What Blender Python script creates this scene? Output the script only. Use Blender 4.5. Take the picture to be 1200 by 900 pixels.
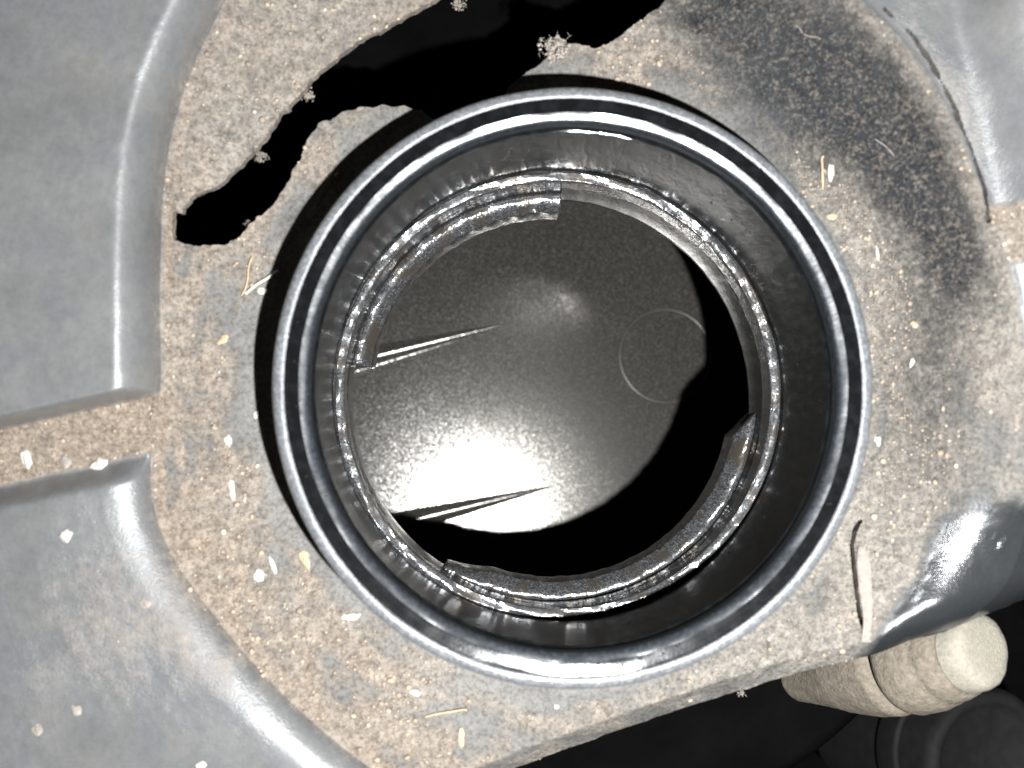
import bpy, math, random
import numpy as np
from mathutils import Vector, Matrix

random.seed(7)
rng = np.random.default_rng(11)
for o in list(bpy.data.objects):
    bpy.data.objects.remove(o)
scene = bpy.context.scene
COL = scene.collection
MM = 0.001                       # everything below is laid out in millimetres

# ------------------------------------------------------------------ camera
DC = 100.0                       # camera height above the collar of the cover, mm
FPX = 1368.0                     # focal length in photo pixels (1200 wide)
cam = bpy.data.cameras.new("camera")
cam.sensor_width = 36.0
cam.lens = 36.0 * FPX / 1200.0
cam.clip_start = 0.002
cam.clip_end = 5.0
cam.dof.use_dof = True
cam.dof.focus_distance = 0.112
cam.dof.aperture_fstop = 33.0
camo = bpy.data.objects.new("camera", cam)
camo.location = (0, 0, DC * MM)
COL.objects.link(camo)
scene.camera = camo

# ------------------------------------------------------------------ world, flash, exposure
w = bpy.data.worlds.new("World")
scene.world = w
w.use_nodes = True
w.node_tree.nodes["Background"].inputs[0].default_value = (0.95, 0.98, 1.0, 1)
w.node_tree.nodes["Background"].inputs[1].default_value = 0.006
fl = bpy.data.lights.new("camera_flash", 'POINT')    # the phone's flash beside the lens
fl.energy = 1.72
fl.color = (0.97, 0.985, 1.0)
fl.shadow_soft_size = 0.0013
flo = bpy.data.objects.new("camera_flash", fl)
flo.location = (18 * MM, -19 * MM, 101 * MM)
COL.objects.link(flo)
scene.view_settings.view_transform = 'Standard'
scene.view_settings.look = 'None'
scene.view_settings.exposure = 0.0
scene.view_settings.gamma = 1.0
scene.render.resolution_x = 1024
scene.render.resolution_y = 768

# ------------------------------------------------------------------ helpers
def W(u, v, h=0.0):
    """point at height h (mm) seen at photo pixel u,v"""
    d = DC - h
    return ((u - 600.0) * d / FPX, -(v - 450.0) * d / FPX)

def poly(pts, h=0.0):
    out = []
    for p in pts:
        hh = p[2] if len(p) > 2 else h
        out.append(W(p[0], p[1], hh))
    return np.array(out)

def sdf_poly(x, y, pts):
    n = len(pts)
    d = np.full(x.shape, 1e18)
    inside = np.zeros(x.shape, bool)
    for i in range(n):
        ax, ay = pts[i]
        bx, by = pts[(i + 1) % n]
        ex, ey = bx - ax, by - ay
        wx, wy = x - ax, y - ay
        t = np.clip((wx * ex + wy * ey) / (ex * ex + ey * ey + 1e-12), 0, 1)
        d = np.minimum(d, (wx - ex * t) ** 2 + (wy - ey * t) ** 2)
        c = ((ay <= y) & (by > y)) | ((by <= y) & (ay > y))
        xi = ax + (y - ay) / (ey if abs(ey) > 1e-12 else 1e-12) * ex
        inside ^= c & (x < xi)
    d = np.sqrt(d)
    return np.where(inside, -d, d)

def sstep(a, b, x):
    t = np.clip((x - a) / (b - a), 0, 1)
    return t * t * (3 - 2 * t)

_lat = rng.random((256, 256))
def vnoise(x, y, cell, off=0):
    X = x / cell + off * 17.31
    Y = y / cell + off * 9.77
    i = np.floor(X).astype(int)
    j = np.floor(Y).astype(int)
    fx = X - i
    fy = Y - j
    fx = fx * fx * (3 - 2 * fx)
    fy = fy * fy * (3 - 2 * fy)
    g = lambda a, b: _lat[a & 255, b & 255]
    return (g(i, j) * (1 - fx) + g(i + 1, j) * fx) * (1 - fy) + (g(i, j + 1) * (1 - fx) + g(i + 1, j + 1) * fx) * fy

def fbm(x, y, cell, octv=4, off=0):
    s = 0
    a = 0.5
    for k in range(octv):
        s = s + a * (vnoise(x, y, cell / 2 ** k, off + k * 3) - 0.5)
        a *= 0.55
    return s * 2

def chaikin(pts, it=2, closed=False):
    pts = [tuple(p) for p in pts]
    for _ in range(it):
        out = []
        n = len(pts)
        rngn = n if closed else n - 1
        if not closed:
            out.append(pts[0])
        for i in range(rngn):
            a, b = pts[i], pts[(i + 1) % n]
            out.append(tuple(.75 * p + .25 * q for p, q in zip(a, b)))
            out.append(tuple(.25 * p + .75 * q for p, q in zip(a, b)))
        if not closed:
            out.append(pts[-1])
        pts = out
    return pts

def mesh_obj(name, verts, faces, mat, parent=None, smooth=True, normals=None, scale=MM):
    """verts in mm -> one mesh object"""
    me = bpy.data.meshes.new(name)
    v = np.asarray(verts, float) * scale
    me.from_pydata(v.tolist() if len(v) < 20000 else [], [], faces if len(v) < 20000 else [])
    if len(v) >= 20000:
        f = np.asarray(faces, np.int32)
        k = f.shape[1]
        me.vertices.add(len(v))
        me.vertices.foreach_set("co", v.astype(np.float32).ravel())
        me.loops.add(f.size)
        me.loops.foreach_set("vertex_index", f.ravel())
        me.polygons.add(len(f))
        me.polygons.foreach_set("loop_start", np.arange(0, f.size, k, dtype=np.int32))
        me.update(calc_edges=True)
    me.validate()
    if smooth:
        me.polygons.foreach_set("use_smooth", np.ones(len(me.polygons), bool))
    me.materials.append(mat)
    if normals is not None:
        me.normals_split_custom_set_from_vertices(np.asarray(normals, float).tolist())
    o = bpy.data.objects.new(name, me)
    COL.objects.link(o)
    if parent:
        o.parent = parent
    return o

def tag(o, label, cat, group=None, kind=None):
    o["label"] = label
    o["category"] = cat
    if group:
        o["group"] = group
    if kind:
        o["kind"] = kind
    return o

def empty(name, loc=(0, 0, 0)):
    o = bpy.data.objects.new(name, None)
    o.empty_display_size = 0.005
    o.location = Vector(loc) * MM
    COL.objects.link(o)
    return o

def lathe(prof, a0=0, a1=360, seg=256, closed_prof=False, cap=False, wob=None):
    """profile [(r,z)...] swept about z; angles in degrees"""
    full = abs(a1 - a0) >= 359.9
    n = seg if full else seg + 1
    P = len(prof)
    verts = []
    for i in range(n):
        a = math.radians(a0 + (a1 - a0) * i / seg)
        for j, (r, z) in enumerate(prof):
            rr, zz = (r, z) if wob is None else wob(a, r, z, j)
            verts.append((rr * math.cos(a), rr * math.sin(a), zz))
    faces = []
    m = P if closed_prof else P - 1
    for i in range(seg):
        i2 = (i + 1) % n
        for j in range(m):
            j2 = (j + 1) % P
            faces.append((i * P + j, i2 * P + j, i2 * P + j2, i * P + j2))
    if cap and not full:
        faces.append(tuple(range(P)))
        faces.append(tuple(reversed(range((n - 1) * P, n * P))))
    return verts, faces

# ------------------------------------------------------------------ materials
def new_mat(name):
    m = bpy.data.materials.new(name)
    m.use_nodes = True
    nt = m.node_tree
    b = nt.nodes["Principled BSDF"]
    return m, nt, b

def node(nt, t, **kw):
    n = nt.nodes.new(t)
    for k, v in kw.items():
        if k in n.inputs:
            n.inputs[k].default_value = v
        else:
            setattr(n, k, v)
    return n

def noise_tex(nt, scale, detail=4, rough=0.6, coord=None, stretch=None):
    tc = nt.nodes.new("ShaderNodeTexCoord")
    src = tc.outputs["Object"]
    if stretch:
        mp = nt.nodes.new("ShaderNodeMapping")
        mp.inputs["Scale"].default_value = stretch
        nt.links.new(src, mp.inputs[0])
        src = mp.outputs[0]
    n = node(nt, "ShaderNodeTexNoise")
    n.inputs["Scale"].default_value = scale
    n.inputs["Detail"].default_value = detail
    n.inputs["Roughness"].default_value = rough
    nt.links.new(src, n.inputs["Vector"])
    return n.outputs["Fac"]

def ramp(nt, fac, p0, p1, c0=(0, 0, 0, 1), c1=(1, 1, 1, 1)):
    r = nt.nodes.new("ShaderNodeValToRGB")
    r.color_ramp.elements[0].position = p0
    r.color_ramp.elements[1].position = p1
    r.color_ramp.elements[0].color = c0
    r.color_ramp.elements[1].color = c1
    nt.links.new(fac, r.inputs[0])
    return r.outputs[0]

def mixc(nt, fac, a, b):
    m = nt.nodes.new("ShaderNodeMix")
    m.data_type = 'RGBA'
    for sock, val in ((m.inputs[0], fac), (m.inputs[6], a), (m.inputs[7], b)):
        if isinstance(val, (int, float)):
            sock.default_value = val
        elif isinstance(val, tuple):
            sock.default_value = val
        else:
            nt.links.new(val, sock)
    return m.outputs[2]

def math_n(nt, op, a, b=None, clamp=False):
    m = nt.nodes.new("ShaderNodeMath")
    m.operation = op
    m.use_clamp = clamp
    for i, val in enumerate((a, b)):
        if val is None:
            continue
        if isinstance(val, (int, float)):
            m.inputs[i].default_value = val
        else:
            nt.links.new(val, m.inputs[i])
    return m.outputs[0]

def bump(nt, h, dist, strength=1.0, prev=None):
    b = nt.nodes.new("ShaderNodeBump")
    b.inputs["Strength"].default_value = strength
    b.inputs["Distance"].default_value = dist
    nt.links.new(h, b.inputs["Height"])
    if prev is not None:
        nt.links.new(prev, b.inputs["Normal"])
    return b.outputs[0]

def simple(name, col, rough, metal=0.0, nscale=1500, var=0.35, bdist=0.00004, bscale=None, spec=0.5, detail=5):
    m, nt, b = new_mat(name)
    f = noise_tex(nt, nscale, detail)
    lo = tuple(c * (1 - var) for c in col) + (1,)
    hi = tuple(min(1, c * (1 + var)) for c in col) + (1,)
    nt.links.new(ramp(nt, f, .3, .7, lo, hi), b.inputs["Base Color"])
    b.inputs["Roughness"].default_value = rough
    b.inputs["Metallic"].default_value = metal
    b.inputs["Specular IOR Level"].default_value = spec
    nt.links.new(bump(nt, noise_tex(nt, bscale or nscale * 2, 5), bdist), b.inputs["Normal"])
    return m

def cover_material():
    m, nt, b = new_mat("dusty_black_plastic")
    at = node(nt, "ShaderNodeAttribute", attribute_name="dirt")
    bowl = node(nt, "ShaderNodeAttribute", attribute_name="bowl").outputs["Fac"]
    sp = nt.nodes.new("ShaderNodeSeparateColor")
    nt.links.new(at.outputs["Color"], sp.inputs[0])
    brown, film, dark = sp.outputs[0], sp.outputs[1], sp.outputs[2]
    n_big = noise_tex(nt, 260, 5)
    n_mid = noise_tex(nt, 1100, 6, .65)
    n_fine = noise_tex(nt, 4600, 3, .7)
    plastic = (0.022, 0.0235, 0.025, 1)
    filmc = mixc(nt, ramp(nt, n_big, .35, .65), (0.148, 0.151, 0.154, 1), (0.174, 0.172, 0.165, 1))
    filmc = mixc(nt, math_n(nt, 'MULTIPLY', bowl, .8), filmc, (0.205, 0.192, 0.172, 1))
    ff = math_n(nt, 'MULTIPLY', film, ramp(nt, n_mid, .15, .6, (.75, .75, .75, 1)), True)
    c1 = mixc(nt, ff, plastic, filmc)
    browna = mixc(nt, ramp(nt, n_mid, .25, .75), (0.13, 0.105, 0.085, 1), (0.34, 0.282, 0.225, 1))
    browng = mixc(nt, ramp(nt, n_mid, .25, .75), (0.13, 0.118, 0.104, 1), (0.34, 0.313, 0.275, 1))
    brownc = mixc(nt, at.outputs["Alpha"], browna, browng)
    # dust lies in grains: threshold of fine noise against coverage
    g = math_n(nt, 'ADD', math_n(nt, 'MULTIPLY', n_fine, .6), math_n(nt, 'MULTIPLY', n_mid, .55))
    th = math_n(nt, 'SUBTRACT', math_n(nt, 'ADD', g, math_n(nt, 'MULTIPLY', brown, 1.3)), .86)
    fb = math_n(nt, 'MULTIPLY', th, 1.35, True)
    c2 = mixc(nt, fb, c1, brownc)
    # bare, dark stippled plastic with light grains in its texture
    zone = mixc(nt, ramp(nt, math_n(nt, 'ADD', math_n(nt, 'MULTIPLY', noise_tex(nt, 3300, 6, .75), .7), math_n(nt, 'MULTIPLY', n_mid, .3)), .49, .68), (0.022, 0.024, 0.027, 1), (0.22, 0.19, 0.155, 1))
    c3 = mixc(nt, math_n(nt, 'MULTIPLY', dark, .93, True), c2, zone)
    pit = ramp(nt, noise_tex(nt, 3000, 6, .75), .34, .56, (.42, .40, .38, 1), (1.08, 1.08, 1.08, 1))
    mu = nt.nodes.new("ShaderNodeMix")
    mu.data_type = 'RGBA'
    mu.blend_type = 'MULTIPLY'
    nt.links.new(math_n(nt, 'ADD', math_n(nt, 'MULTIPLY', bowl, .75), .2, True), mu.inputs[0])
    nt.links.new(c3, mu.inputs[6])
    nt.links.new(pit, mu.inputs[7])
    c3 = mu.outputs[2]
    nt.links.new(c3, b.inputs["Base Color"])
    rr = math_n(nt, 'ADD', math_n(nt, 'ADD', math_n(nt, 'MULTIPLY', fb, .35), .40), math_n(nt, 'MULTIPLY', bowl, .16), True)
    gl = math_n(nt, 'MULTIPLY', math_n(nt, 'SUBTRACT', 1.0, film, True), math_n(nt, 'SUBTRACT', 1.0, bowl, True))
    rr = math_n(nt, 'SUBTRACT', rr, math_n(nt, 'MULTIPLY', gl, .2))
    nt.links.new(rr, b.inputs["Roughness"])
    nt.links.new(math_n(nt, 'SUBTRACT', math_n(nt, 'SUBTRACT', .68, math_n(nt, 'MULTIPLY', bowl, .45)), math_n(nt, 'MULTIPLY', fb, .6), True), b.inputs["Specular IOR Level"])
    rel = math_n(nt, 'MULTIPLY', math_n(nt, 'ADD', brown, dark, True), g)
    n1 = bump(nt, rel, .00038, 1.0)
    n2 = bump(nt, n_fine, .00002, .6, n1)
    nt.links.new(n2, b.inputs["Normal"])
    return m

M_cover = cover_material()

def neck_material(name, col, r0, r1, bscale, bdist, spec=.6, stretch=None, brown=None, metal=0.0, bs2=None):
    m, nt, b = new_mat(name)
    n = noise_tex(nt, 700, 5, .6)
    f = noise_tex(nt, bscale, 4, .65, stretch=stretch)
    base = mixc(nt, ramp(nt, f, .45, .75), tuple(c * .7 for c in col) + (1,), tuple(c * 1.8 for c in col) + (1,))
    if brown:
        base = mixc(nt, ramp(nt, n, .48, .68), base, brown + (1,))
    nt.links.new(base, b.inputs["Base Color"])
    nt.links.new(ramp(nt, n, .3, .7, (r0,) * 3 + (1,), (r1,) * 3 + (1,)), b.inputs["Roughness"])
    b.inputs["Specular IOR Level"].default_value = spec
    b.inputs["Metallic"].default_value = metal
    nn = bump(nt, f, bdist)
    if bs2:
        nn = bump(nt, noise_tex(nt, bs2[0], 2), bs2[1], 1.0, nn)
    nt.links.new(nn, b.inputs["Normal"])
    return m

M_lip = neck_material("oily_black_lip", (.006, .0065, .007), .07, .09, 900, .000001, .7, bs2=(5000, .000004))
M_bevel = neck_material("oily_bevel", (.02, .023, .027), .2, .28, 3000, .00001, 1.0)
M_rim = neck_material("scuffed_rim", (.13, .135, .14), .22, .4, 4200, .00005, .7)
M_wall = neck_material("oily_bore_wall", (.018, .0185, .0185), .14, .24, 1500, .00004, .10, stretch=(1, 1, .3))
M_drop = simple("clear_oil_drop", (.03, .028, .022), .05, nscale=500, bdist=0, spec=.8)
def grain_material(name, scale, lean, c0, c1, r0, r1, metal, brown=None, gp=2.2):
    m, nt, b = new_mat(name)
    tc = nt.nodes.new("ShaderNodeTexCoord")
    vo = nt.nodes.new("ShaderNodeTexVoronoi")
    vo.inputs["Scale"].default_value = scale
    nt.links.new(tc.outputs["Object"], vo.inputs["Vector"])
    sp = nt.nodes.new("ShaderNodeSeparateColor")
    nt.links.new(vo.outputs["Color"], sp.inputs[0])
    col = mixc(nt, math_n(nt, 'POWER', sp.outputs[0], gp), c0 + (1,), c1 + (1,))
    if brown:
        col = mixc(nt, ramp(nt, noise_tex(nt, 500, 4), .5, .62), col, brown + (1,))
    nt.links.new(col, b.inputs["Base Color"])
    b.inputs["Metallic"].default_value = metal
    nt.links.new(math_n(nt, 'ADD', r0, math_n(nt, 'MULTIPLY', sp.outputs[1], r1 - r0)), b.inputs["Roughness"])
    # each grain leans its own way
    vs = nt.nodes.new("ShaderNodeVectorMath"); vs.operation = 'SUBTRACT'
    nt.links.new(vo.outputs["Color"], vs.inputs[0]); vs.inputs[1].default_value = (.5, .5, .5)
    sc = nt.nodes.new("ShaderNodeVectorMath"); sc.operation = 'SCALE'
    nt.links.new(vs.outputs[0], sc.inputs[0]); sc.inputs["Scale"].default_value = lean
    ge = nt.nodes.new("ShaderNodeNewGeometry")
    ad = nt.nodes.new("ShaderNodeVectorMath"); ad.operation = 'ADD'
    nt.links.new(ge.outputs["Normal"], ad.inputs[0]); nt.links.new(sc.outputs[0], ad.inputs[1])
    nm = nt.nodes.new("ShaderNodeVectorMath"); nm.operation = 'NORMALIZE'
    nt.links.new(ad.outputs[0], nm.inputs[0])
    nt.links.new(nm.outputs[0], b.inputs["Normal"])
    return m
M_plate = grain_material("grained_steel", 9000, .065, (.046, .042, .035), (.15, .146, .137), .15, .195, .5, gp=4.0)
M_ringmark = grain_material("smooth_steel_ring", 9000, .03, (.07, .066, .058), (.10, .095, .085), .3, .36, .5)  # slightly paler, smoother steel than the plate, so the ring shows
M_ledge = grain_material("oil_wet_ledge", 9500, .15, (.07, .07, .07), (.24, .24, .245), .14, .24, .6, (.11, .10, .09))
M_tab = grain_material("oil_wet_tab", 9500, .17, (.04, .04, .04), (.18, .18, .185), .13, .24, .55, (.07, .06, .05))

M_void = simple("shade_black_engine_metal", (.003, .003, .003), .9, nscale=150, spec=.02)  # near-black colour stands in for the unlit depth under the cover
M_hose = simple("dark_rubber_hose", (.007, .007, .0065), .8, nscale=600, spec=.25)
M_bung = simple("dusty_pale_rubber", (.175, .150, .117), .9, nscale=1800, var=.3, bdist=.00014, bscale=3600, spec=.2)
M_bungcap = simple("chalky_pale_rubber", (.26, .24, .195), .9, nscale=2600, var=.18, bdist=.00010, spec=.2)
M_white = simple("pale_husk", (.46, .44, .38), .6, nscale=1500, var=.2)
M_tan = simple("tan_grit", (.42, .30, .19), .8, nscale=1500, var=.3)
M_lint = simple("grey_lint", (.28, .245, .21), .9, nscale=2000, var=.3)
M_straw = simple("dry_straw", (.40, .31, .19), .6, nscale=1500, var=.2)
M_mud = simple("dried_mud", (.25, .22, .19), .85, nscale=1500, var=.25, bdist=.0001)

# ------------------------------------------------------------------ the engine cover as a height field
AX = np.array([0.80, 0.85, 16.0])
AX = AX / np.linalg.norm(AX)
LIP = np.array([*W(676, 450, 10), 10.0])                # centre of the neck's lip
def axis_at(z):
    t = (z - LIP[2]) / AX[2]
    return LIP + AX * t
C0 = axis_at(0.0)

BOWL = np.array([tuple(p) for p in chaikin([
    *[tuple(W(u, v, 6)) for u, v in [(330, -130), (262, -5), (222, 75), (198, 150), (188, 215), (184, 300), (184, 400), (186, 462)]],
    *[tuple(W(u, v, 6)) for u, v in [(168, 560), (188, 640), (240, 715), (310, 800), (420, 900), (560, 980), (760, 1020), (960, 960)]],
    *[tuple(W(u, v, 8)) for u, v in [(1100, 790), (1190, 700), (1215, 600), (1205, 470), (1190, 350), (1163, 270), (1145, 230), (1110, 140), (1060, 60), (1000, -2), (900, -90), (700, -170)]],
], 2, True)])
VOID = poly([(380, 975), (470, 938), (540, 915), (607, 891), (700, 859), (800, 826), (870, 802), (950, 772), (1007, 754), (1045, 738), (1085, 728), (1160, 704), (1200, 688), (1300, 655), (1500, 600),
             (1500, 1300), (380, 1300)], 0.0)
SLOT = poly(chaikin([(213, 286), (222, 247), (272, 218), (312, 178), (345, 128), (370, 100), (402, 70), (452, 40), (505, 14), (560, -14), (640, -40), (740, -45), (800, -22),
                     (782, 6), (760, 24), (722, 50), (690, 64), (668, 58), (646, 66), (628, 82), (600, 96), (590, 120), (520, 150), (488, 126), (432, 130), (388, 142), (366, 160), (352, 200), (322, 246), (286, 281), (262, 293), (236, 294)], 1, True), 1.5)
def ribbon(pts, wid, h):
    p = poly(pts, h)
    L, R = [], []
    n = len(p)
    for i in range(n):
        t = p[min(i + 1, n - 1)] - p[max(i - 1, 0)]
        t = t / (np.linalg.norm(t) + 1e-9)
        nn = np.array([-t[1], t[0]])
        ww = wid[i] * .5
        L.append(p[i] + nn * ww)
        R.append(p[i] - nn * ww)
    return np.array(L + R[::-1])
CRACK = ribbon([(1014, 611), (1007, 622), (1002, 640), (1003, 690), (1004, 715), (1007, 738)], [.3, .42, .36, .34, .36, .3], 4.0)
SEAM = ribbon([(1030, 12), (1062, 42), (1085, 75), (1108, 118), (1132, 175), (1148, 225), (1154, 262)], [.25, .36, .32, .38, .34, .36, .25], 8.3)
GA = np.array(W(0, 536, 5))
GB = np.array(W(1200, 272, 8))
GD = (GB - GA) / np.linalg.norm(GB - GA)
GN = np.array([-GD[1], GD[0]])

SH_A = np.array(W(1140, 0, 9))
SH_B = np.array(W(1196, 230, 9))
SH_D = (SH_B - SH_A) / np.linalg.norm(SH_B - SH_A)
SH_N = np.array([-SH_D[1], SH_D[0]])
BL_A = np.array(W(1090, 706, 6))
BL_B = np.array(W(1135, 622, 6))
BL_D = (BL_B - BL_A) / np.linalg.norm(BL_B - BL_A)
BK = .6
BL_N = np.array([BL_D[1], -BL_D[0]])
def bare_mask(x, y):
    ds = (x - BL_A[0]) * BL_N[0] + (y - BL_A[1]) * BL_N[1]
    k = .9 * fbm(x, y, 2.5, 3, 71)
    return sstep(-3.2, -.3, ds + k) * sstep(4.5, -.5, y - BL_B[1] + .5 * k)
def fields(x, y):
    dx, dy = x - C0[0], y - C0[1]
    r = np.hypot(dx, dy)
    th = np.arctan2(dy, dx)
    dB = sdf_poly(x, y, BOWL)
    dg = (x - GA[0]) * GN[0] + (y - GA[1]) * GN[1]
    dV = sdf_poly(x, y, VOID)
    return r, th, dB, dg, dV

def height(x, y, F=None, fine=True):
    r, th, dB, dg, dV = F if F is not None else fields(x, y)
    right = sstep(-.25, .75, np.cos(th))
    up = sstep(-.6, .6, dg)
    hrim = 5.2 + 4.0 * right
    s = np.clip((r - 24.6) / np.maximum((r - 24.6) + np.maximum(-dB, 0), .4), 0, 1)
    p = 1.5 - .35 * right
    h0 = 2.6 - .6 * right
    hb = h0 + (hrim - h0) * np.power(s, p)
    d = np.maximum(dB, 0)
    # left, upper: steep foot and round shoulder
    q = np.clip(d / 2.3, 0, 1)
    ul = hrim + 5.0 * np.sqrt(np.maximum(1 - (1 - q) ** 2, 0))
    q2 = np.clip(d / 6.5, 0, 1)
    ll = hrim + 2.3 * np.sqrt(np.maximum(1 - (1 - np.clip(d / 3.2, 0, 1)) ** 2, 0))
    ur = hrim + .06 * d + 3.0 * sstep(-2.2, 2.4, (x - SH_A[0]) * SH_N[0] + (y - SH_A[1]) * SH_N[1])
    lr = hrim + 2.0 * sstep(-1, 6, d)- 2.0 * sstep(-1, 6, 0 * d)
    rr = sstep(-2, 2, x - 5)
    ho = (ul * up + ll * (1 - up)) * (1 - rr) + (ur * up + lr * (1 - up)) * rr
    h = np.where(dB > 0, ho, hb)
    # the dusty channel that crosses the cover
    hw_l, hw_r = 2.25, 1.5
    hw = hw_l * (1 - rr) + hw_r * rr
    m = sstep(hw - .15, hw + .75 + 1.3 * (dg < 0) * (1 - rr), np.abs(dg))
    ends = sstep(-1.0, .6, dB)
    fl_ = np.minimum(h, hrim + .15)
    h = h * (1 - ends) + (fl_ * (1 - m) + h * m) * ends
    # small rounded rim of the bowl on the right
    h = h + .35 * np.exp(-((dB + .9) / .7) ** 2) * rr * up
    # lower front edge turns down
    wid = 1.7 + 1.8 * sstep(26, 34, x)
    rt = sstep(26, 34, x)
    h = h - (2.4 * (1 - rt) * (1 - np.clip(dV / 1.75, 0, 1)) + 3.0 * rt * (1 - np.clip(dV / wid, 0, 1)) ** 2) * (dV > -5)
    h = np.where(dV < 0, h - 0.0, h)
    bare_ = bare_mask(x, y)
    dbl = (x - BL_A[0]) * BL_N[0] + (y - BL_A[1]) * BL_N[1]
    h = h - BK * .8 * np.log1p(np.exp(np.clip(dbl / .8, -30, 30))) * sstep(6.5, .5, (y - BL_B[1]))
    if fine:
        inb = sstep(.5, -1.5, dB) * (1 - .9 * bare_)
        ch = (1 - m) * ends
        h = h + .10 * fbm(x, y, 2.2, 4) * (0.25 + inb + ch) + .28 * fbm(x, y, 9, 2, 5) * inb
        h = h + .025 * fbm(x, y, .55, 2, 9) * (inb + ch)
        # swelling of the edge of the opening and caked dirt round the lip on the right
        h = h + .9 * np.exp(-((r - 24.2) / 1.6) ** 2) * right * sstep(-1.2, -.3, th) * (.7 + fbm(x, y, 2.5, 3, 4))
    return h

def on_cover(u, v):
    h = 3.0
    for _ in range(12):
        x, y = W(u, v, h)
        hn = float(height(np.array([x]), np.array([y]), fine=True)[0])
        h = .5 * h + .5 * hn
    x, y = W(u, v, h)
    return x, y, h

STEP = 0.2
gx = np.arange(-54, 54.01, STEP)
gy = np.arange(-44, 42.01, STEP)
X, Y = np.meshgrid(gx, gy)
nx, ny = len(gx), len(gy)
X = X.ravel()
Y = Y.ravel()
idx = np.arange(nx * ny).reshape(ny, nx)
a, b_, c, d_ = idx[:-1, :-1].ravel(), idx[:-1, 1:].ravel(), idx[1:, 1:].ravel(), idx[1:, :-1].ravel()
tris = np.concatenate([np.stack([a, b_, c], 1), np.stack([a, c, d_], 1)])
VX = list(X)
VY = list(Y)
XY = np.stack([X, Y], 1)
cutflag = np.zeros(len(XY), bool)

def split(XY, cutflag, tris, fun, mark):
    """split triangles by fun(x,y); returns inside (<0) and outside lists"""
    f = fun(XY[:, 0], XY[:, 1])
    f = np.where(np.abs(f) < 1e-6, 1e-6, f)
    s = f[tris] < 0
    k = s.sum(1)
    ins = [tris[k == 3]]
    outs = [tris[k == 0]]
    mixed = tris[(k == 1) | (k == 2)]
    newp = []
    cache = {}
    base = len(XY)
    def mid(i, j):
        key = (i, j) if i < j else (j, i)
        if key not in cache:
            t = f[i] / (f[i] - f[j])
            newp.append(XY[i] * (1 - t) + XY[j] * t)
            cache[key] = base + len(newp) - 1
        return cache[key]
    A, B = [], []
    for t in mixed.tolist():
        sg = [f[i] < 0 for i in t]
        one = sg.count(True) == 1
        q = sg.index(one)                       # the vertex alone on its side
        p0, p1, p2 = t[q], t[(q + 1) % 3], t[(q + 2) % 3]
        m1, m2 = mid(p0, p1), mid(p0, p2)
        (A if one else B).append((p0, m1, m2))
        (B if one else A).extend([(m1, p1, p2), (m1, p2, m2)])
    if newp:
        XY = np.vstack([XY, np.array(newp)])
        cutflag = np.concatenate([cutflag, np.full(len(newp), mark)])
    if A:
        ins.append(np.array(A))
    if B:
        outs.append(np.array(B))
    return XY, cutflag, np.concatenate(ins), np.concatenate(outs)

def f_cut(x, y):
    ns = fbm(x, y, 1.3, 4, 21)
    fv = sdf_poly(x, y, VOID) - .12 * ns
    fs = sdf_poly(x, y, SLOT) + .35 * ns + .25 * fbm(x, y, .7, 2, 27)
    fh = np.hypot(x - C0[0] - .13, y - C0[1] - .14) - 22.75
    fc = sdf_poly(x, y, CRACK) + .05 * ns
    fm = sdf_poly(x, y, SEAM) + .02 + .22 * ns
    return np.minimum.reduce([fv, fs, fh, fc, fm])

XY, cutflag, _, tris = split(XY, cutflag, tris, f_cut, True)
f_bowl = lambda x, y: sdf_poly(x, y, BOWL)
f_ch = lambda x, y: np.abs((x - GA[0]) * GN[0] + (y - GA[1]) * GN[1]) - np.where(x < 5, 2.6, 1.85)
f_up = lambda x, y: -((x - GA[0]) * GN[0] + (y - GA[1]) * GN[1])
f_left = lambda x, y: x - 4.9713
XY, cutflag, t_bowl, t_out = split(XY, cutflag, tris, f_bowl, False)
XY, cutflag, t_ch, t_pan = split(XY, cutflag, t_out, f_ch, False)
XY, cutflag, t_u, t_l = split(XY, cutflag, t_pan, f_up, False)
XY, cutflag, t_ul, t_ur = split(XY, cutflag, t_u, f_left, False)
XY, cutflag, t_ll, t_lr = split(XY, cutflag, t_l, f_left, False)
XY, cutflag, t_cl, t_cr = split(XY, cutflag, t_ch, f_left, False)

px_, py_ = XY[:, 0], XY[:, 1]
FF = fields(px_, py_)
HZ = height(px_, py_, FF)
allv = np.column_stack([px_, py_, HZ])
# normals of the whole sheet, shared across the parts so that no seam shows
alltris = np.concatenate([t_bowl, t_ul, t_ur, t_ll, t_lr, t_cl, t_cr])
nrm = np.zeros_like(allv)
fn = np.cross(allv[alltris[:, 1]] - allv[alltris[:, 0]], allv[alltris[:, 2]] - allv[alltris[:, 0]])
for k in range(3):
    np.add.at(nrm, alltris[:, k], fn)
nrm /= np.linalg.norm(nrm, axis=1, keepdims=True) + 1e-12

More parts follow.
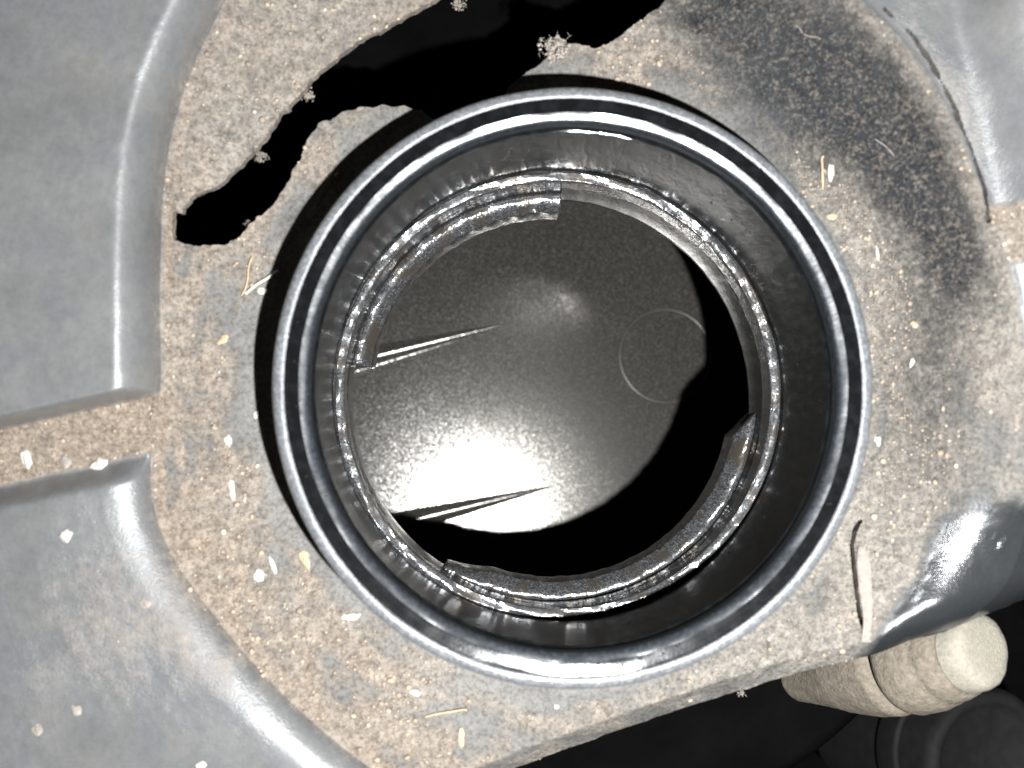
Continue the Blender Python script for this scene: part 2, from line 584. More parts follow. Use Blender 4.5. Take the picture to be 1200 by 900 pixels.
# where dirt lies, with the brighter light at lower left painted in: R caked brown dust, G thin grey film, B bare stippled plastic
PU = 600 + px_ * FPX / (DC - HZ)
PV = 450 - py_ * FPX / (DC - HZ)
r_, th_, dB_, dg_, dV_ = FF
def blob(u, v, su, sv, rot=0):
    cr, sr = math.cos(math.radians(rot)), math.sin(math.radians(rot))
    a_ = (PU - u) * cr + (PV - v) * sr
    b__ = -(PU - u) * sr + (PV - v) * cr
    return np.exp(-(a_ / su) ** 2 - (b__ / sv) ** 2)
inb = sstep(.3, -.6, dB_)
nz = fbm(px_, py_, 5, 4, 31)
brown = .50 * inb * sstep(24.2, 28, r_)
brown = brown + .35 * blob(255, 640, 75, 190, 0) + .3 * blob(440, 830, 130, 70, 30) - .16 * blob(262, 400, 60, 110)  # dust; the lower-left blobs also put the brighter light there into the colour
brown = brown + .25 * blob(300, 120, 130, 90, -40) + .32 * blob(1060, 420, 75, 160) + .25 * blob(930, 190, 60, 140, -35) + .3 * blob(1000, 590, 90, 90)
brown = brown + .35 * blob(760, 90, 90, 40, 20) + .25 * blob(880, 760, 120, 40, -20)
chan = (1 - sstep(1.9, 2.6, np.abs(dg_))) * sstep(-1, .3, dB_)
brown = np.maximum(brown, .85 * chan)
brown = brown + .45 * np.exp(-((dB_ + .5) / .5) ** 2) * (px_ < 0) + .55 * np.exp(-((dB_ + .6) / .8) ** 2) * (px_ > 5) * (dg_ > 0)
brown = brown - .38 * blob(945, 90, 130, 110, 40) - .3 * blob(1075, 240, 50, 110, -25)
brown = brown - .45 * blob(322, 520, 28, 200) * 1.0 - .35 * blob(430, 170, 60, 40) - .3 * blob(520, 830, 60, 30, 20)
brown = brown - .9 * bare_mask(px_, py_)
brown = brown + .34 * blob(110, 740, 130, 100) + .55 * blob(1105, 130, 50, 160, -20) * sstep(0, 1, dB_)
brown = brown * (1 - .4 * (1 - sstep(1.5, 1.9, dV_ + .3 * nz)))
nz2 = fbm(px_, py_, 1.6, 4, 53)
nz3 = fbm(r_, th_ * 6.0, 1.1, 4, 61)
brown = np.clip(brown + (.4 * nz + .25 * nz2 + .32 * nz3) * (inb + .4), 0, 1)
film = .72 + .18 * nz + .3 * nz3 * inb + .2 * blob(500, 820, 130, 60, 20)
film = np.where(dB_ > 0, film, film * .9)
film = film - 1.1 * bare_mask(px_, py_)
film = film - .6 * np.clip(blob(960, 95, 150, 90, 42) + .8 * blob(1085, 230, 50, 140, -22), 0, 1) * inb
film = np.clip(film, 0, 1)
dark = 1.25 * blob(950, 85, 165, 85, 42) + 1.0 * blob(1075, 215, 48, 115, -25) + .35 * blob(820, 20, 60, 40) + .62 * blob(1085, 440, 55, 150) + .3 * blob(1130, 330, 40, 60)
dark = np.clip(dark * inb * (1 + .5 * nz), 0, 1)
tint = np.clip(.15 + .85 * sstep(520, 950, PU) + .5 * blob(330, 80, 150, 110, -40) + .4 * blob(520, 810, 120, 60) - .8 * chan + .8 * nz, 0, 1)
dirt = np.column_stack([brown, film, dark, tint]).astype(np.float32)

bare = bare_mask(px_, py_)
bowlw = np.clip(inb + chan - 1.0 * bare, 0, 1)
cover = empty("engine_cover", (C0[0], C0[1], 0))
tag(cover, "dusty black moulded plastic engine cover with a round recess and a torn slot", "engine cover")
INV = np.array([C0[0], C0[1], 0.0])

def cover_part(name, tr, label=None):
    # walls of the cut edges: 2.2 mm thick plastic
    e = np.sort(np.concatenate([tr[:, [0, 1]], tr[:, [1, 2]], tr[:, [2, 0]]]), axis=1)
    eo = np.concatenate([tr[:, [0, 1]], tr[:, [1, 2]], tr[:, [2, 0]]])
    key = e[:, 0].astype(np.int64) * 10_000_000 + e[:, 1]
    uq, first, cnt = np.unique(key, return_index=True, return_counts=True)
    be = eo[first[cnt == 1]]
    be = be[cutflag[be[:, 0]] & cutflag[be[:, 1]]]
    used = np.unique(tr)
    remap = np.full(len(allv), -1)
    remap[used] = np.arange(len(used))
    V = [allv[used] - INV]
    N = [nrm[used]]
    Dt = [dirt[used]]
    Bw = [bowlw[used]]
    T = [remap[tr]]
    base = len(used)
    if len(be):
        p0, p1 = allv[be[:, 0]] - INV, allv[be[:, 1]] - INV
        dr = p1 - p0
        on = np.column_stack([dr[:, 1], -dr[:, 0], np.zeros(len(dr))])
        on /= np.linalg.norm(on, axis=1, keepdims=True) + 1e-12
        dn = np.array([0, 0, -1.0])
        V.append(np.concatenate([p0, p1, p1 + dn, p0 + dn]))
        N.append(np.concatenate([on] * 4))
        dd = np.concatenate([dirt[be[:, 0]], dirt[be[:, 1]]] * 2)
        Dt.append(dd)
        Bw.append(np.ones(4 * len(be)))
        k = len(be)
        i0 = base + np.arange(k)
        T.append(np.column_stack([i0, i0 + 3 * k, i0 + 2 * k]))
        T.append(np.column_stack([i0, i0 + 2 * k, i0 + k]))
    V = np.concatenate(V)
    N = np.concatenate(N)
    Dt = np.concatenate(Dt)
    T = np.concatenate(T)
    me = bpy.data.meshes.new(name)
    me.vertices.add(len(V))
    me.vertices.foreach_set("co", (V * MM).astype(np.float32).ravel())
    me.loops.add(T.size)
    me.loops.foreach_set("vertex_index", T.astype(np.int32).ravel())
    me.polygons.add(len(T))
    me.polygons.foreach_set("loop_start", np.arange(0, T.size, 3, dtype=np.int32))
    me.update(calc_edges=True)
    me.polygons.foreach_set("use_smooth", np.ones(len(T), bool))
    at = me.attributes.new("dirt", 'FLOAT_COLOR', 'POINT')
    at.data.foreach_set("color", Dt.ravel())
    ab = me.attributes.new("bowl", 'FLOAT', 'POINT')
    ab.data.foreach_set("value", np.concatenate(Bw).astype(np.float32))
    me.normals_split_custom_set_from_vertices(N.tolist())
    me.materials.append(M_cover)
    o = bpy.data.objects.new(name, me)
    COL.objects.link(o)
    o.parent = cover
    if label:
        o["label"] = label
    return o

cover_part("recess_bowl", t_bowl, "dust-caked round recess around the filler neck")
cover_part("raised_panel", t_ul)
cover_part("raised_panel", t_ll)
cover_part("raised_panel", t_ur)
cover_part("raised_panel", t_lr)
cover_part("channel", t_cl, "dust-filled channel between the left panels")
cover_part("channel", t_cr, "short dusty channel between the right panels")

# ------------------------------------------------------------------ the oil filler neck
neck = empty("oil_filler_neck", tuple(LIP))
neck.rotation_mode = 'QUATERNION'
neck.rotation_quaternion = Vector((0, 0, 1)).rotation_difference(Vector(AX))
tag(neck, "black oil-wet round filler neck standing in the dusty recess", "filler neck")

def wobble(amp, fq=9, ph=0.0):
    def f(a, r, z, j):
        k = amp * (math.sin(fq * a + ph + j) + .6 * math.sin(2.7 * fq * a + 1.3 * j) + .5 * math.sin(7.1 * fq * a + ph))
        return r + k * .5, z + k
    return f

rim_prof = [(22.0, -27), (22.0, -3.0), (22.5, -2.0), (23.1, -1.5), (23.35, -1.1), (23.4, -.75), (23.33, -.4), (23.15, -.16), (22.9, -.06), (22.65, -.03), (22.5, -.05), (22.4, -.12)]
v, f = lathe(rim_prof, seg=360, wob=wobble(.012, 17))
mesh_obj("outer_rim", v, f, M_rim, neck)
lip_prof = [(22.4, -.12), (22.3, -.14), (21.9, -.165), (21.5, -.20), (21.32, -.225)]
v, f = lathe(lip_prof, seg=360, wob=wobble(.004))
mesh_obj("lip", v, f, M_lip, neck)
bev_prof = [(21.32, -.225), (21.25, -.245), (21.05, -.30), (20.85, -.37), (20.72, -.43), (20.62, -.52), (20.56, -.7), (20.53, -1.0), (20.5, -1.7)]
v, f = lathe(bev_prof, seg=360, wob=wobble(.008, 15))
mesh_obj("inner_bevel", v, f, M_bevel, neck)
v, f = lathe([(20.5, -1.7), (20.62, -1.85), (20.55, -2.05), (20.3, -2.15)], seg=300, wob=wobble(.02, 11))
mesh_obj("mould_line", v, f, M_lip, neck)
v, f = lathe([(20.3, -2.15), (20.25, -5), (20.2, -9), (20.15, -13), (20.12, -14.2), (20.25, -14.6), (20.2, -15.1)], seg=300, wob=wobble(.015, 7))
mesh_obj("bore_wall", v, f, M_wall, neck)
v, f = lathe([(20.2, -15.1), (20.05, -15.0), (20.0, -14.85), (19.97, -14.84), (19.93, -14.84), (19.6, -14.9), (19.33, -14.96), (19.29, -14.975), (19.26, -15.02), (19.24, -15.1), (19.22, -15.5), (19.2, -16.0), (19.15, -17.5)], seg=420, wob=wobble(.03, 13))
mesh_obj("ledge", v, f, M_ledge, neck)
v, f = lathe([(19.15, -17.5), (19.1, -19), (19.0, -21.5), (19.1, -22.5), (22, -27)], seg=300, wob=wobble(.03, 8))
mesh_obj("lower_bore", v, f, M_wall, neck)

def tab(a0, a1, ramp_end, shear=0):
    prof = [(19.2, -19.4), (18.75, -19.35), (18.3, -19.45), (17.9, -19.7), (17.55, -20.0), (17.47, -20.07), (17.42, -20.15), (17.38, -20.4), (17.2, -22.4), (17.3, -23.2), (19.2, -23.2)]
    span = a1 - a0
    def wb(a, r, z, j):
        deg = math.degrees(a)
        e0 = min(1, (deg - a0) / 5.0)
        e1 = min(1, (a1 - deg) / 2.0)
        if ramp_end == 'start':
            tpr = .35 + .65 * max(0, min(1, (deg - a0) / 14.0))
        else:
            tpr = 1.0
        r2 = 19.2 - (19.2 - r) * tpr
        k = .035 * math.sin(31 * a + j) + .03 * math.sin(77 * a + 2 * j)
        return (r2 + (k if 0 < j < 9 else 0), z + k)
    vs, fs = lathe(prof, a0, a1, 160, True, True, wb)
    out = []
    for i, (x, y, z) in enumerate(vs):
        t = (i // len(prof)) / 160
        r = math.hypot(x, y)
        da = math.radians(shear * max(0, (t - .8) / .2) * (19.2 - r) / 1.9 + .5 * math.sin(40 * r) * (t > .95))
        out.append((x * math.cos(da) - y * math.sin(da), x * math.sin(da) + y * math.cos(da), z))
    return out, fs
v, f = tab(88, 171, None)
mesh_obj("bayonet_tab", v, f, M_tab, neck)["label"] = "upper left locking tab inside the neck"
v, f = tab(-123, -5, 'start', -8)
mesh_obj("bayonet_tab", v, f, M_tab, neck)["label"] = "lower right locking tab inside the neck"

# oil beads on lip, ledge and wall
def beads(n_list):
    verts, faces = [], []
    for (cnt, r0, r1, z0, z1, a0, a1, s0, s1) in n_list:
        for _ in range(cnt):
            a = math.radians(random.uniform(a0, a1))
            t = random.random()
            r = r0 + (r1 - r0) * t
            z = z0 + (z1 - z0) * t
            s = random.uniform(s0, s1)
            cx, cy = r * math.cos(a), r * math.sin(a)
            b0 = len(verts)
            for ring in range(1, 4):
                p = math.pi * ring / 4
                for k in range(7):
                    q = 2 * math.pi * k / 7
                    verts.append((cx + s * math.sin(p) * math.cos(q), cy + s * math.sin(p) * math.sin(q), z + s * math.cos(p)))
            verts.append((cx, cy, z + s))
            verts.append((cx, cy, z - s))
            top, bot = b0 + 21, b0 + 22
            for k in range(7):
                k2 = (k + 1) % 7
                faces.append((top, b0 + k, b0 + k2))
                faces.append((b0 + k, b0 + 7 + k, b0 + 7 + k2, b0 + k2))
                faces.append((b0 + 7 + k, b0 + 14 + k, b0 + 14 + k2, b0 + 7 + k2))
                faces.append((bot, b0 + 14 + k2, b0 + 14 + k))
    return verts, faces
v, f = beads([(26, 21.9, 20.75, -.1, -.6, -118, -62, .07, .16), (10, 21.9, 20.9, -.1, -.4, -60, -20, .06, .13), (8, 21.9, 20.9, -.1, -.4, 165, 215, .06, .13),
              (110, 19.9, 19.4, -14.9, -15.05, 95, 200, .05, .14), (60, 19.9, 19.4, -14.9, -15.05, -140, 95, .05, .11),
              (40, 20.2, 20.1, -12, -14.2, 80, 190, .05, .12), (14, 20.2, 20.1, -8, -13, -80, 60, .05, .1),
              (90, 18.4, 17.6, -19.5, -20.2, 90, 169, .05, .13), (60, 18.4, 17.6, -19.5, -20.2, -110, -12, .05, .11)])
o = mesh_obj("oil_beads", v, f, M_drop, neck)
o["kind"] = "stuff"

# ------------------------------------------------------------------ the plate below
PZ = -47.0
PLN = Vector((0.088, 0.046, 1.0)).normalized()          # the plate leans a little
pc = W(655, 450, PZ)
plate = empty("baffle_plate", (pc[0], pc[1], PZ))
plate.rotation_mode = 'QUATERNION'
plate.rotation_quaternion = Vector((0, 0, 1)).rotation_difference(PLN)
tag(plate, "grey grained steel baffle plate seen down inside the filler neck", "metal plate")
def plate_pt(u, v):
    """local mm on the plate seen at pixel u,v"""
    o_ = Vector((0, 0, DC))
    dvec = Vector(((u - 600) / FPX, -(v - 450) / FPX, -1))
    c_ = Vector((pc[0], pc[1], PZ))
    t = (c_ - o_).dot(PLN) / dvec.dot(PLN)
    p = o_ + dvec * t - c_
    q = plate.rotation_quaternion.inverted()
    return q @ p
g = np.arange(-40, 40.01, .5)
GX, GY = np.meshgrid(g, g)
bp = plate_pt(645, 325)
def plate_h(x, y):
    rr_ = np.hypot((x - bp.x) / 7.5, (y - bp.y) / 5.5)
    return .42 * np.exp(-rr_ ** 2 * 1.0) + .05 * fbm(x, y, 14, 2, 41)
GZ = plate_h(GX, GY)
n_ = len(g)
ii = np.arange(n_ * n_).reshape(n_, n_)
q4 = np.stack([ii[:-1, :-1].ravel(), ii[:-1, 1:].ravel(), ii[1:, 1:].ravel(), ii[1:, :-1].ravel()], 1)
mesh_obj("sheet", np.column_stack([GX.ravel(), GY.ravel(), GZ.ravel()]), q4, M_plate, plate)

def rib(u0, v0, u1, v1, w0, hgt):
    a_, b__ = plate_pt(u0, v0), plate_pt(u1, v1)
    t = (b__ - a_)
    L = t.length
    t = t.normalized()
    nn = Vector((-t.y, t.x, 0))
    NS, NC = 60, 22
    vs, fs = [], []
    for i in range(NS + 1):
        s = i / NS
        ww = w0 * (1 - s) ** .8 + .02
        hh = hgt * (1 - s) ** .9
        for j in range(NC + 1):
            c_ = j / NC * 2 - 1
            p = a_ + t * (L * s) + nn * (c_ * ww)
            zz = hh * (math.cos(c_ * math.pi) * .5 + .5) + .012
            base = float(plate_h(np.array([p.x]), np.array([p.y]))[0])
            vs.append((p.x, p.y, base + zz - .02 * abs(c_) ** 6))
    for i in range(NS):
        for j in range(NC):
            k = i * (NC + 1) + j
            fs.append((k, k + NC + 1, k + NC + 2, k + 1))
    return vs, fs
v, f = rib(380, 431, 595, 379, 1.7, .5)
mesh_obj("pressed_rib", v, f, M_plate, plate)["label"] = "upper tapering rib with bright edges"
v, f = rib(415, 626, 650, 569, 1.8, .55)
mesh_obj("pressed_rib", v, f, M_plate, plate)["label"] = "lower tapering dark rib across the glare"
ec = plate_pt(780, 417)
rz_ = float(plate_h(np.array([ec.x]), np.array([ec.y]))[0])
v, f = lathe([(5.70, -.06), (5.80, .08), (5.90, .16), (6.0, .08), (6.10, -.06)], seg=120)
v = [(x + ec.x, y + ec.y, z + float(plate_h(np.array([x + ec.x]), np.array([y + ec.y]))[0])) for x, y, z in v]
mesh_obj("stamped_ring", v, f, M_ringmark, plate)

# ------------------------------------------------------------------ dark engine below the cover
def flat_box(name, x0, x1, y0, y1, z0, z1, mat, parent=None):
    vs = [(x, y, z) for z in (z0, z1) for y in (y0, y1) for x in (x0, x1)]
    fs = [(0, 2, 3, 1), (4, 5, 7, 6), (0, 1, 5, 4), (2, 6, 7, 3), (0, 4, 6, 2), (1, 3, 7, 5)]
    return mesh_obj(name, vs, fs, mat, parent, smooth=False)
# the chamber under the neck keeps flash light from leaking round the plate
cb = axis_at(LIP[2] - 27)
chv, chf = lathe([(21.9, cb[2] + 2), (24, cb[2]), (44, cb[2] - 1.5), (46, cb[2] - 4), (46, PZ - 8)], seg=96)
chv = [(x + cb[0], y + cb[1], z) for x, y, z in chv]
vc = mesh_obj("valve_cover", chv, chf, M_void)
vc["kind"] = "structure"
eb = [(x, y) for x in np.linspace(-130, 130, 27) for y in np.linspace(-120, 120, 25)]
ebv = [(x, y, -70 + 6 * math.sin(x * .13) * math.cos(y * .11)) for x, y in eb]
ebf = [(i * 25 + j, (i + 1) * 25 + j, (i + 1) * 25 + j + 1, i * 25 + j + 1) for i in range(26) for j in range(24)]
o = mesh_obj("engine_block", ebv, ebf, M_void)
o["kind"] = "structure"

# ------------------------------------------------------------------ pale rubber bung below the right edge
def orient(o, p, d):
    o.location = Vector(p) * MM
    o.rotation_mode = 'QUATERNION'
    o.rotation_quaternion = Vector((0, 0, 1)).rotation_difference(Vector(d).normalized())
bz = 0.5
bx, by = W(1156, 760, bz)
bung = empty("rubber_bung")
axis_b = Vector((.46, .30, .83)).normalized()
orient(bung, (bx, by, bz), axis_b)
tag(bung, "chalky pale rubber bung with a round end below the cover's right edge", "bung")
def wb_(a, r, z, j):
    k = .05 * math.sin(3 * a + .5 * z) + .02 * math.sin(7 * a - 1.3 * z + 1) + .012 * math.sin(13 * a + 5 * z)
    return (r + k * min(1, r / 3), z + .5 * k * min(1, r / 3))
def fine_prof(pts, st=.35):
    out = [pts[0]]
    for p, q in zip(pts, pts[1:]):
        n = max(1, int(math.hypot(q[0] - p[0], q[1] - p[1]) / st))
        out += [(p[0] + (q[0] - p[0]) * k / n, p[1] + (q[1] - p[1]) * k / n) for k in range(1, n + 1)]
    return out
v, f = lathe(fine_prof([(0, 0.0), (2.2, -.05), (2.7, -.16), (3.05, -.38), (3.3, -.75), (3.45, -1.3), (3.55, -2.2)]), seg=96, wob=wb_)
mesh_obj("end_cap", v, f, M_bungcap, bung)
v, f = lathe(fine_prof([(3.55, -2.2), (3.5, -2.45), (3.75, -2.7), (4.1, -3.6), (4.25, -4.4), (4.2, -4.6), (4.5, -5.0), (4.9, -6.4), (5.0, -8.2), (4.85, -8.8), (4.4, -9.1)]), seg=96, wob=wb_)
mesh_obj("shank", v, f, M_bung, bung)
v, f = lathe(fine_prof([(4.4, -9.1), (4.1, -9.3), (4.1, -9.7), (4.5, -9.9), (4.9, -10.6), (4.8, -13.0), (4.3, -16.5), (3.4, -20), (2.6, -24), (0, -24.5)]), seg=96, wob=wb_)
mesh_obj("flange", v, f, M_bung, bung)

# dark hose in the shadows below the bung
hx, hy = W(1165, 895, -30)
hose = empty("hose")
orient(hose, (hx, hy, -30), (.25, .1, 1))
tag(hose, "thick dark hose end in the shadow under the rubber bung", "hose")
v, f = lathe([(0, -1.5), (5.5, -1.5), (6.3, -.6), (7.0, 0), (7.8, -.4), (8.2, -1.5), (8.2, -26)], seg=64, wob=lambda a, r, z, j: (r + .06 * math.sin(7 * a), z))
mesh_obj("hose_wall", v, f, M_hose, hose)
v, f = lathe([(8.25, -6), (8.7, -6), (8.8, -6.4), (8.8, -9.6), (8.7, -10), (8.25, -10)], seg=64)
mesh_obj("clamp_band", v, f, M_hose, hose)

# ------------------------------------------------------------------ grit, husks, lint
def ico(sub=1):
    import bmesh
    bm = bmesh.new()
    bmesh.ops.create_icosphere(bm, subdivisions=sub, radius=1)
    vs = [tuple(v.co) for v in bm.verts]
    fs = [tuple(v.index for v in p.verts) for p in bm.faces]
    bm.free()
    return vs, fs
ICO1, ICO2 = ico(1), ico(2)

# loose grit: uncountable, lies where the brown dust lies
onsheet = np.zeros(len(allv), bool)
onsheet[alltris.ravel()] = True
cand = np.where(onsheet & (brown > .45) & (dark < .5) & (np.abs(PU - 600) < 680) & (PV > -60) & (PV < 960))[0]
cw = .25 + blob(305, 560, 45, 230) + blob(450, 800, 120, 60, 30) + blob(960, 230, 50, 160, -30) + .8 * blob(1060, 430, 60, 200) + .6 * blob(750, 95, 80, 40, 15)
cw = cw[cand]
pick = rng.choice(cand, 3000, replace=False, p=cw / cw.sum())
wgt = rng.random(3000)
iv, if_ = np.array(ICO1[0]), np.array(ICO1[1])
gv, gf = [], []
for k, i in enumerate(pick):
    s = .04 + .20 * wgt[k] ** 8 + .05 * wgt[(k * 7) % 3000]
    sc = s * (0.6 + .8 * rng.random(3))
    an = rng.random() * 6.28
    R_ = np.array([[math.cos(an), -math.sin(an), 0], [math.sin(an), math.cos(an), 0], [0, 0, 1]])
    p = (iv * sc) @ R_.T + allv[i] + nrm[i] * s * .3
    gv.append(p)
    gf.append(if_ + 12 * k)
gv = np.concatenate(gv)
gf = np.concatenate(gf)
m_, nt_, b__ = new_mat("sandy_grit")
geo = nt_.nodes.new("ShaderNodeNewGeometry")
cr_ = nt_.nodes.new("ShaderNodeValToRGB")
cr_.color_ramp.elements[0].color = (.19, .155, .125, 1)
cr_.color_ramp.elements[1].color = (.50, .45, .37, 1)
e_ = cr_.color_ramp.elements.new(.55)
e_.color = (.33, .26, .19, 1)
e_ = cr_.color_ramp.elements.new(.85)
e_.color = (.38, .31, .23, 1)
nt_.links.new(geo.outputs["Random Per Island"], cr_.inputs[0])
nt_.links.new(cr_.outputs[0], b__.inputs["Base Color"])
b__.inputs["Roughness"].default_value = .8
grit = mesh_obj("grit", gv, gf, m_)
tag(grit, "loose sandy grit strewn over the recess and channel of the cover", "grit", kind="stuff")

def crumb(name, u, v, sx, sy, sz, rot, mat, label, cat, group=None, lift=.25):
    x, y, h = on_cover(u, v)
    sx, sy, sz = sx * .85, sy * .85, sz * .8
    vs = []
    sd = random.random() * 9
    for (a_, b2, c2) in ICO2[0]:
        k = 1 + .22 * math.sin(3.1 * a_ + sd) * math.cos(2.7 * b2 + sd) + .12 * math.sin(7 * c2 + 5 * a_ + sd)
        k *= 1 + random.uniform(-.16, .16)
        bend = .25 * (b2 * b2 - .4)
        vs.append((a_ * sx * k + bend * sx, b2 * sy * k, c2 * sz * k))
    o = mesh_obj(name, vs, ICO2[1], mat, smooth=False)
    o.location = Vector((x, y, h + sz * lift)) * MM
    o.rotation_euler = (0, 0, math.radians(rot))
    return tag(o, label, cat, group)

G = "pale crumbs of debris on the cover"
crumb("husk", 974, 200, .30, 1.0, .2, -5, M_white, "white oblong husk beside the neck's upper right rim", "husk", G)
crumb("husk", 976, 254, .5, .3, .2, 0, M_tan, "tan crumb just below the white husk right of the neck", "crumb", G)
crumb("husk", 1028, 296, .16, .8, .14, 4, M_white, "thin pale sliver at the right of the neck near the dark slope", "sliver", G)
crumb("chip", 1029, 517, .32, .48, .2, 10, M_white, "small white chip touching the neck's right rim", "chip", G)
crumb("chip", 1069, 425, .25, .5, .2, -30, M_white, "small pale chip on the beige dust right of the neck", "chip", G)
crumb("husk", 272, 574, .32, 1.15, .2, 4, M_white, "long white husk in the dust left of the neck", "husk", G)
crumb("chip", 268, 517, .36, .55, .25, 5, M_white, "oval white chip above the long husk left of the neck", "chip", G)
crumb("chip", 300, 486, .28, .36, .2, 0, M_white, "small pale chip on the bare grey collar left of the neck", "chip", G)
crumb("chip", 304, 674, .6, .55, .3, 30, M_white, "broad pale lump in the dust lower left of the neck", "lump", G)
crumb("husk", 320, 662, .25, .9, .2, 20, M_white, "curved white husk beside the broad pale lump", "husk", G)
crumb("crumb", 358, 655, .45, 1.0, .25, 15, M_tan, "tan crumb near the neck's lower left rim", "crumb", G)
crumb("chip", 308, 341, .55, .32, .22, -10, M_white, "pale chip under the bright fibre left of the neck", "chip", G)
crumb("chip", 262, 398, .6, .35, .22, 35, M_tan, "tan flake in the dust by the left panel's edge", "flake", G)
crumb("pebble", 78, 628, .50, .62, .3, 0, M_white, "round white speck on the lower left panel", "speck", G)
crumb("pebble", 171, 707, .55, .5, .2, 30, M_mud, "dull pale crumb in the middle of the lower left panel", "crumb", G)
crumb("pebble", 90, 832, .5, .5, .2, 10, M_mud, "dull crumb near the bottom of the lower left panel", "crumb", G)
crumb("pebble", 44, 855, .55, .5, .2, 10, M_mud, "dull crumb at the lower left corner of the panel", "crumb", G)
crumb("pebble", 236, 897, .5, .4, .25, 20, M_white, "white bit at the bottom edge of the lower left panel", "bit", G)
crumb("stone", 32, 537, .55, .95, .4, 5, M_white, "white stone at the left end of the dusty channel", "stone", G)
crumb("stone", 78, 541, .55, .6, .35, 15, M_mud, "dull stone in the dusty channel beside the white stone", "stone", G)
crumb("stone", 117, 545, .75, .6, .4, 15, M_white, "broad pale stone at the channel's lower side", "stone", G)
crumb("chip", 412, 723, 1.0, .35, .2, 8, M_white, "flat white flake below the neck's lower left rim", "flake", G)
crumb("crumb", 541, 866, .32, 1.1, .25, 0, M_straw, "upright yellow straw bit by the cover's bottom edge", "straw", G)
crumb("crumb", 487, 812, .6, .3, .25, -10, M_white, "pale crumb on the collar below the neck", "crumb", G)
crumb("crumb", 652, 828, .3, .25, .2, 0, M_white, "tiny pale crumb between the neck and the bottom edge", "crumb", G)

def fibre_mesh(paths, rad, sides=4):
    vs, fs = [], []
    for path in paths:
        n = len(path)
        b0 = len(vs)
        for i, p in enumerate(path):
            t = (Vector(path[min(i + 1, n - 1)]) - Vector(path[max(i - 1, 0)])).normalized()
            s1 = t.orthogonal().normalized()
            s2 = t.cross(s1)
            rr_ = rad * (1 if 0 < i < n - 1 else .4)
            for k in range(sides):
                q = 2 * math.pi * k / sides
                vs.append(tuple(Vector(p) + (s1 * math.cos(q) + s2 * math.sin(q)) * rr_))
        for i in range(n - 1):
            for k in range(sides):
                k2 = (k + 1) % sides
                fs.append((b0 + i * sides + k, b0 + i * sides + k2, b0 + (i + 1) * sides + k2, b0 + (i + 1) * sides + k))
    return vs, fs

def fibre(name, pts, rad, mat, label, cat):
    P3 = [on_cover(u, v) for u, v in pts]
    P3 = [(x, y, h + rad + .1) for x, y, h in P3]
    P3 = chaikin([(p[0] + random.uniform(-.12, .12), p[1] + random.uniform(-.12, .12), p[2] + random.uniform(0, .12)) for p in chaikin(P3, 1)], 2)
    o0 = P3[0]
    vs, fs = fibre_mesh([[(p[0] - o0[0], p[1] - o0[1], p[2] - o0[2]) for p in P3]], rad, 6)
    o = mesh_obj(name, vs, fs, mat)
    o.location = Vector(o0) * MM
    return tag(o, label, cat)
fibre("fibre", [(289, 343), (305, 331), (326, 318)], .13, M_white, "bright white fibre lying at the neck's left shadow", "fibre")
fibre("fibre", [(500, 838), (525, 834), (548, 829)], .10, M_tan, "thin brown fibre on the dust below the neck", "fibre")
fibre("fibre", [(962, 222), (964, 200), (963, 184)], .09, M_tan, "thin brown fibre beside the white oblong husk", "fibre")
fibre("fibre", [(285, 348), (292, 320), (296, 300)], .08, M_straw, "thin straw fibre left of the bright white one", "fibre")
fibre("fibre", [(930, 30), (945, 42), (962, 46)], .035, M_lint, "fine grey hair on the dark upper right slope", "fibre")
fibre("fibre", [(1025, 165), (1038, 172), (1046, 184)], .035, M_lint, "fine grey hair lower on the dark right slope", "fibre")

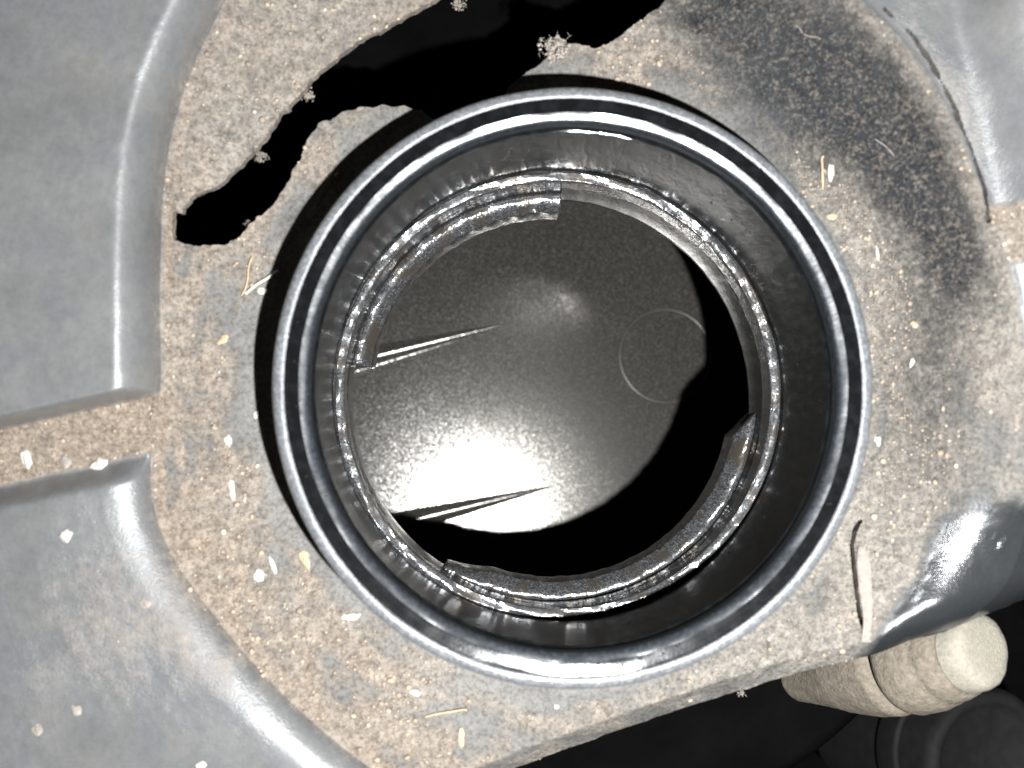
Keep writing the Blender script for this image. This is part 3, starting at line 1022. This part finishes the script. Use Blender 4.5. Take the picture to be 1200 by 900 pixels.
def lint(u, v, h, R_, n, label):
    x, y = W(u, v, h)
    paths = []
    for _ in range(n // 5):
        p = Vector((random.gauss(0, .4), random.gauss(0, .35), random.gauss(0, .25))) * R_
        d = Vector((random.gauss(0, 1), random.gauss(0, 1), random.gauss(0, .6))).normalized()
        path = [tuple(p)]
        for k in range(6):
            d = (d + Vector((random.gauss(0, .7), random.gauss(0, .7), random.gauss(0, .5))) - p * (.5 / R_)).normalized()
            p = p + d * R_ * .24
            path.append(tuple(p))
        paths.append(path)
    vs, fs = fibre_mesh(paths, .03, 3)
    b0 = len(vs)
    for k in range(n * 6):
        s = random.uniform(.03, .13) * R_
        c_ = np.array([random.gauss(0, .33), random.gauss(0, .3), random.gauss(0, .2)]) * R_
        pts = iv * s * (0.6 + .7 * rng.random(3)) + c_
        vs.extend([tuple(p) for p in pts])
        fs.extend([tuple(int(q) + b0 for q in t) for t in if_])
        b0 += 12
    o = mesh_obj("lint_clump", vs, fs, M_lint)
    o.location = Vector((x, y, h)) * MM
    return tag(o, label, "lint", "lint clumps caught on the slot's edge")
lint(652, 58, 2.6, 1.5, 60, "fluffy grey lint clump at the slot's right end above the neck")
lint(306, 184, 2.6, .7, 16, "small lint tuft on the slot's outer edge at upper left")
lint(361, 112, 2.2, .7, 18, "tiny lint tuft where the slot bends above upper left")
lint(538, 5, 2.4, .8, 16, "ragged lint tuft at the slot's upper edge near the top")
lint(290, 262, 2.4, .55, 8, "thin lint wisp at the slot's lower left end")
lint(868, 812, -1.5, .5, 12, "tiny lint tuft hanging under the cover's bottom edge")

# dried strip beside the crack
P3 = [on_cover(u, v) for u, v in [(1010, 640), (1014, 665), (1017, 700), (1018, 725), (1016, 752)]]
vs, fs = [], []
ws = [.35, .75, .6, .4, .45]
for i, (x, y, h) in enumerate(P3):
    for j in range(7):
        c_ = j / 6 * 2 - 1
        vs.append((x + c_ * ws[i] + .05 * math.sin(9 * i + j), y, h + .05 + .16 * (1 - c_ * c_) + .05 * math.sin(5 * i + 3 * j)))
for i in range(4):
    for j in range(6):
        k = i * 7 + j
        fs.append((k, k + 7, k + 8, k + 1))
cx_ = np.mean(np.array(P3), 0)
o = mesh_obj("dried_strip", np.array(vs) - cx_, fs, M_mud)
o.location = Vector(cx_) * MM
md = o.modifiers.new("sub", 'SUBSURF')
md.levels = md.render_levels = 2
tag(o, "pale peeling strip of dried dirt beside the crack at lower right", "dirt strip")
